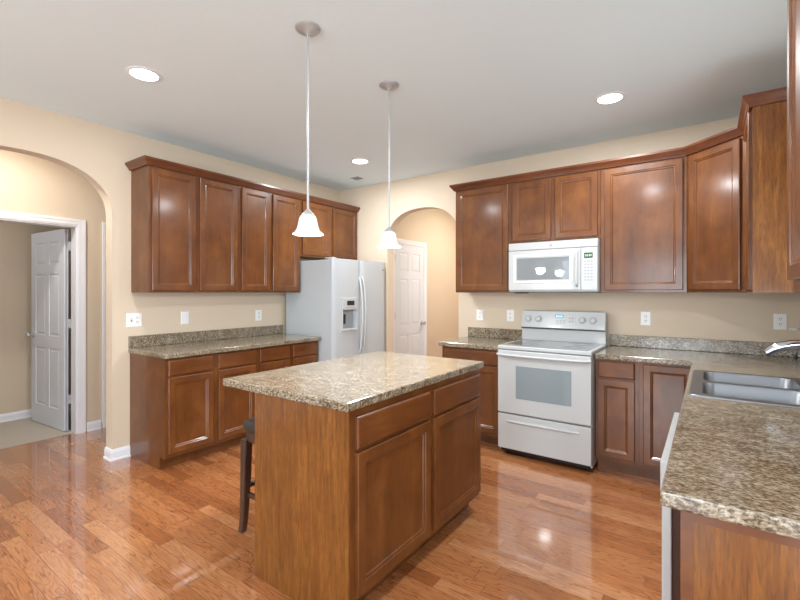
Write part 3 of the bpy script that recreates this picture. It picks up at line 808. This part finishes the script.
sp = [(fx, fy, 1.05), (fx-.003, fy, 1.095), (fx-.022, fy, 1.127), (fx-.055, fy, 1.140), (fx-.095, fy, 1.136), (fx-.135, fy, 1.124), (fx-.168, fy, 1.107), (fx-.188, fy, 1.090)]
obj('spout', tube(B(), sp, [.019, .020, .022, .023, .023, .023, .023, .020], 16, squash=(1, 1)), 'chrome', t, smooth=True)
obj('spout_tip', cyl(B(), (fx-.188, fy, 1.090), (fx-.194, fy, 1.083), .0165), 'darkplastic', t)
obj('faucet_lever', tube(B(), [(fx+.015, fy, 1.04), (fx+.035, fy+.03, 1.06), (fx+.05, fy+.09, 1.10)], [.012, .010, .007], 12), 'chrome', t, smooth=True)

# ------------------------------------------------------------------ pendants
def pendant(x, y, label):
    t = thing('pendant_light', label, 'pendant light', (x, y, CH), 'pendant lights over the island')
    obj('canopy', lathe(B(), (x, y, CH-.0005), [(.064, 0), (.064, -.004), (.060, -.009), (.048, -.013), (.030, -.022), (.016, -.028), (.010, -.036)], 32), 'nickel', t, smooth=True)
    obj('rod', cyl(B(), (x, y, CH-.034), (x, y, 1.806), .0062, 14), 'nickel', t, smooth=True)
    obj('socket_cap', lathe(B(), (x, y, 1.775), [(.033, 0), (.034, .006), (.028, .016), (.018, .024), (.010, .034), (.006, .036)], 28), 'nickel', t, smooth=True)
    k = 48; prof = [(.030, 1.781), (.038, 1.776), (.044, 1.764), (.048, 1.746), (.052, 1.726), (.057, 1.709), (.066, 1.695), (.078, 1.685)]
    loops = []
    for r, z in prof: loops.append([(r, z)]*k)
    full = prof+[(.0775, 1.683)]+[(r-.003, z-.001) for r, z in prof[-2::-1]]
    L_ = []
    for r, z in full:
        a = max(0, (r-.055)/.022); L_.append([(x+r*math.cos(2*PI*i/k), y+r*math.sin(2*PI*i/k), z-.0013*a*math.cos(2*PI*i/k*6)) for i in range(k)])
    sh = obj('glass_shade', loft(B(), L_, False, False), 'glass_shade', t, smooth=True, label='frosted white glass bell shade, lit')
    obj('bulb', lathe(B(), (x, y, 1.700), [(.004, 0), (.016, .004), (.022, .018), (.020, .034), (.012, .05), (.010, .07)], 20), 'bulb', t, smooth=True)
    l = D.lights.new('pendant_lamp', 'SPOT'); l.energy = 16; l.color = (1, .97, .93); l.shadow_soft_size = .03; l.spot_size = math.radians(140); l.spot_blend = .6
    o = D.objects.new('pendant_lamp', l); COL.objects.link(o); o.parent = t; o.location = (0, 0, 1.692-CH)
    l = D.lights.new('pendant_glow', 'POINT'); l.energy = 18; l.color = (.95, .98, 1); l.shadow_soft_size = .05
    o = D.objects.new('pendant_glow', l); COL.objects.link(o); o.parent = t; o.location = (0, 0, 1.66-CH)
    return t
pendant(-1.672, 1.530, 'left pendant light with a bell shade, the nearer one over the island')
pendant(-1.700, 2.258, 'right pendant light with a bell shade, nearer the arch and range')

# ------------------------------------------------------------------ recessed lights
def can(x, y, label, power=18, group='recessed ceiling lights', col=(.93, .97, 1), zc=CH):
    t = thing('recessed_light', label, 'ceiling light', (x, y, zc), group)
    bm = B(); k = 36
    loft(bm, [[(x+r*math.cos(2*PI*i/k), y+r*math.sin(2*PI*i/k), z) for i in range(k)] for r, z in ((.098, zc-.0005), (.098, zc-.004), (.078, zc-.007), (.076, zc-.001))], False, False)
    obj('trim_ring', bm, 'trim', t, smooth=True)
    obj('lens', lathe(B(), (x, y, zc-.0052), [(.0755, 0), (.0755, .004)], 32), 'lens', t)
    l = D.lights.new('can_lamp', 'AREA'); l.shape = 'DISK'; l.size = .15; l.energy = power; l.color = col
    o = D.objects.new('can_lamp', l); COL.objects.link(o); o.parent = t; o.location = (0, 0, -.010)
    return t
can(-2.851, 1.262, 'lit recessed ceiling light at upper left, above the left counter end', 14)
can(-.561, 3.303, 'lit recessed ceiling light at upper right, in front of the microwave', 27)
can(-2.926, 3.389, 'lit recessed ceiling light between the two pendants near the back corner', 27)
can(-.60, 1.28, 'recessed ceiling light above the aisle beside the island, out of the frame')
can(-2.6, -1.6, 'recessed ceiling light in the room behind the viewer, on its left side', 14)
can(.6, -1.6, 'recessed ceiling light in the room behind the viewer, on its right side', 14)
can(-4.45, .95, 'unseen recessed light added to brighten the hall behind the left arch', 16, col=(1, .95, .88))  # added lamp, hidden above the arch, so the hall has light
can(-2.35, 5.7, 'unseen recessed light added to brighten the passage behind the back arch', 29, col=(1, .95, .88))  # added lamp out of view, turned up to brighten the passage
can(-5.65, .6, 'unseen recessed light added for the carpeted room behind the open door', 6)  # added lamp out of view, weak fill for the carpeted room

t = thing('ceiling_vent', 'small grey ceiling vent near the back left corner', 'vent', (-3.39, 3.87, CH))
bm = B(); box(bm, -3.46, -3.32, 3.80, 3.805, CH-.006, CH-.0005); box(bm, -3.46, -3.32, 3.935, 3.94, CH-.006, CH-.0005); box(bm, -3.46, -3.455, 3.805, 3.935, CH-.006, CH-.0005); box(bm, -3.325, -3.32, 3.805, 3.935, CH-.006, CH-.0005)
obj('vent_frame', bm, 'trim', t)
bm = B()
for k in range(6): box(bm, -3.455, -3.325, 3.812+k*.021, 3.820+k*.021, CH-.005, CH-.001)
obj('vent_louvers', bm, 'greyplastic', t)
obj('vent_duct', bx(-3.455, -3.325, 3.806, 3.934, CH-.0009, CH-.0003), 'greyplastic', t)

# ------------------------------------------------------------------ outlets and switches
def wall_plate(kind, c, wall, label, gangs=1):
    """c centre on the wall surface"""
    c = Vector(c)
    if wall == 'left': u, n = Vector((0, 1, 0)), Vector((1, 0, 0))
    elif wall == 'back': u, n = Vector((1, 0, 0)), Vector((0, -1, 0))
    z = Vector((0, 0, 1)); c = c+n*.0004
    nm = {'duplex': 'wall_outlet', 'toggle': 'light_switch', 'rocker': 'light_switch', 'mixed': 'light_switch'}[kind]
    t = thing(nm, label, 'outlet' if nm == 'wall_outlet' else 'light switch', c, 'wall plates')
    W_ = .076+.046*(gangs-1); H_ = .118
    obj('cover_plate', panel(B(), c-u*W_/2-z*H_/2, u, W_, H_, n, [(0, 0), (0, .003), (.004, .006)]), 'plate', t)
    for g in range(gangs):
        cg = c+u*(g-(gangs-1)/2)*.046
        kk = kind if kind != 'mixed' else ('toggle', 'duplex')[g]
        if kk == 'duplex':
            for s in (-1, 1):
                cc = cg+z*s*.0195
                r = obj('receptacle', panel(B(), cc-u*.017-z*.0145+n*.006, u, .034, .029, n, [(0, 0), (.001, .002)]), 'plate', t)
                for dx in (-.0065, .0065): obj('slot', panel(B(), cc+u*dx-u*.0017-z*.001+n*.008, u, .0034, .010, n, [(0, 0), (0, .0006)]), 'slot', r)
                obj('slot', panel(B(), cc-u*.0027-z*.011+n*.008, u, .0054, .0055, n, [(0, 0), (0, .0006)]), 'slot', r)
        elif kk == 'rocker':
            obj('rocker', panel(B(), cg-u*.017-z*.034+n*.006, u, .034, .068, n, [(0, 0), (.001, .003), (.004, .004)]), 'trim', t)
        else:
            obj('toggle_surround', panel(B(), cg-u*.006-z*.013+n*.006, u, .012, .026, n, [(0, 0), (0, .001)]), 'slot', t)
            obj('toggle', panel(B(), cg-u*.004-z*.002+n*.007, u, .008, .012, n, [(0, 0), (.001, .011)]), 'plate', t)
wall_plate('mixed', (LX, 1.690, 1.150), 'left', 'double-width white wall plate at the arch end of the left backsplash', 2)
wall_plate('rocker', (LX, 2.130, 1.148), 'left', 'white rocker switch in the middle above the left backsplash')
wall_plate('duplex', (LX, 2.945, 1.137), 'left', 'white outlet above the left backsplash near the refrigerator')
wall_plate('duplex', (-1.978, BY, 1.145), 'back', 'white outlet between the back arch and the range, the left of two')
wall_plate('duplex', (-1.640, BY, 1.150), 'back', 'white outlet just left of the range backguard')
wall_plate('duplex', (-.440, BY, 1.162), 'back', 'white outlet above the backsplash just right of the range')
wall_plate('duplex', (.428, BY, 1.170), 'back', 'white outlet in the right corner behind the faucet')
pc = obj('cord_cover', tube(B(), [(.474, BY-.012, 1.120), (RX-.016, BY-.012, 1.116), (RX-.012, BY-.03, 1.116), (RX-.012, 3.35, 1.116)], .0105, 10), 'plate', base=(RX-.012, 3.8, 1.116))
tag(pc, 'thin white cord cover running along the wall from the corner outlet', 'cord cover')

# ------------------------------------------------------------------ stool
sx, sy = -2.035, 1.685
t = thing('counter_stool', 'dark wood backless stool with a grey padded seat, tucked behind the island', 'stool', (sx, sy, 0))
h = .182
bm = B(); loft(bm, [rrect(sx, sy, 2*h-.02, 2*h-.02, .05, .582), rrect(sx, sy, 2*h, 2*h, .055, .592), rrect(sx, sy, 2*h+.008, 2*h+.008, .058, .614), rrect(sx, sy, 2*h, 2*h, .055, .634), rrect(sx, sy, 2*h-.04, 2*h-.04, .05, .647), rrect(sx, sy, 2*h-.14, 2*h-.14, .04, .653)])
st_ = obj('seat_cushion', bm, 'leather', t, smooth=True, autosmooth=80)
bm = B(); loft(bm, [rrect(sx, sy, 2*h-.035, 2*h-.035, .03, .5248), rrect(sx, sy, 2*h-.035, 2*h-.035, .03, .5815)]); obj('seat_apron', bm, 'stoolwood', t)
def legbm(qx, qy):
    loops = []
    for s, off, wdt in ((0, .172, .038), (.06, .168, .038), (.15, .165, .040), (.3, .162, .044), (.55, .158, .050), (.8, .156, .052), (.92, .154, .052)):
        z = .58*s; c = (sx+qx*off, sy+qy*off)
        loops.append(rrect(c[0], c[1], wdt, wdt, wdt*.2, z, 2))
    return loft(B(), loops)
for qx in (-1, 1):
    for qy in (-1, 1):
        lg = obj('leg', legbm(qx, qy), 'stoolwood', t)
        obj('foot_glide', cyl(B(), (sx+qx*.172, sy+qy*.172, -.0005), (sx+qx*.172, sy+qy*.172, .010), .0145), 'nickel', lg)
for q in (-1, 1):
    obj('stretcher', bx(sx-.150, sx+.150, sy+q*.151-.010, sy+q*.151+.010, .200, .226), 'stoolwood', t, bevel=.003)
    obj('stretcher', bx(sx+q*.148-.010, sx+q*.148+.010, sy-.142, sy+.142, .250, .276), 'stoolwood', t, bevel=.003)
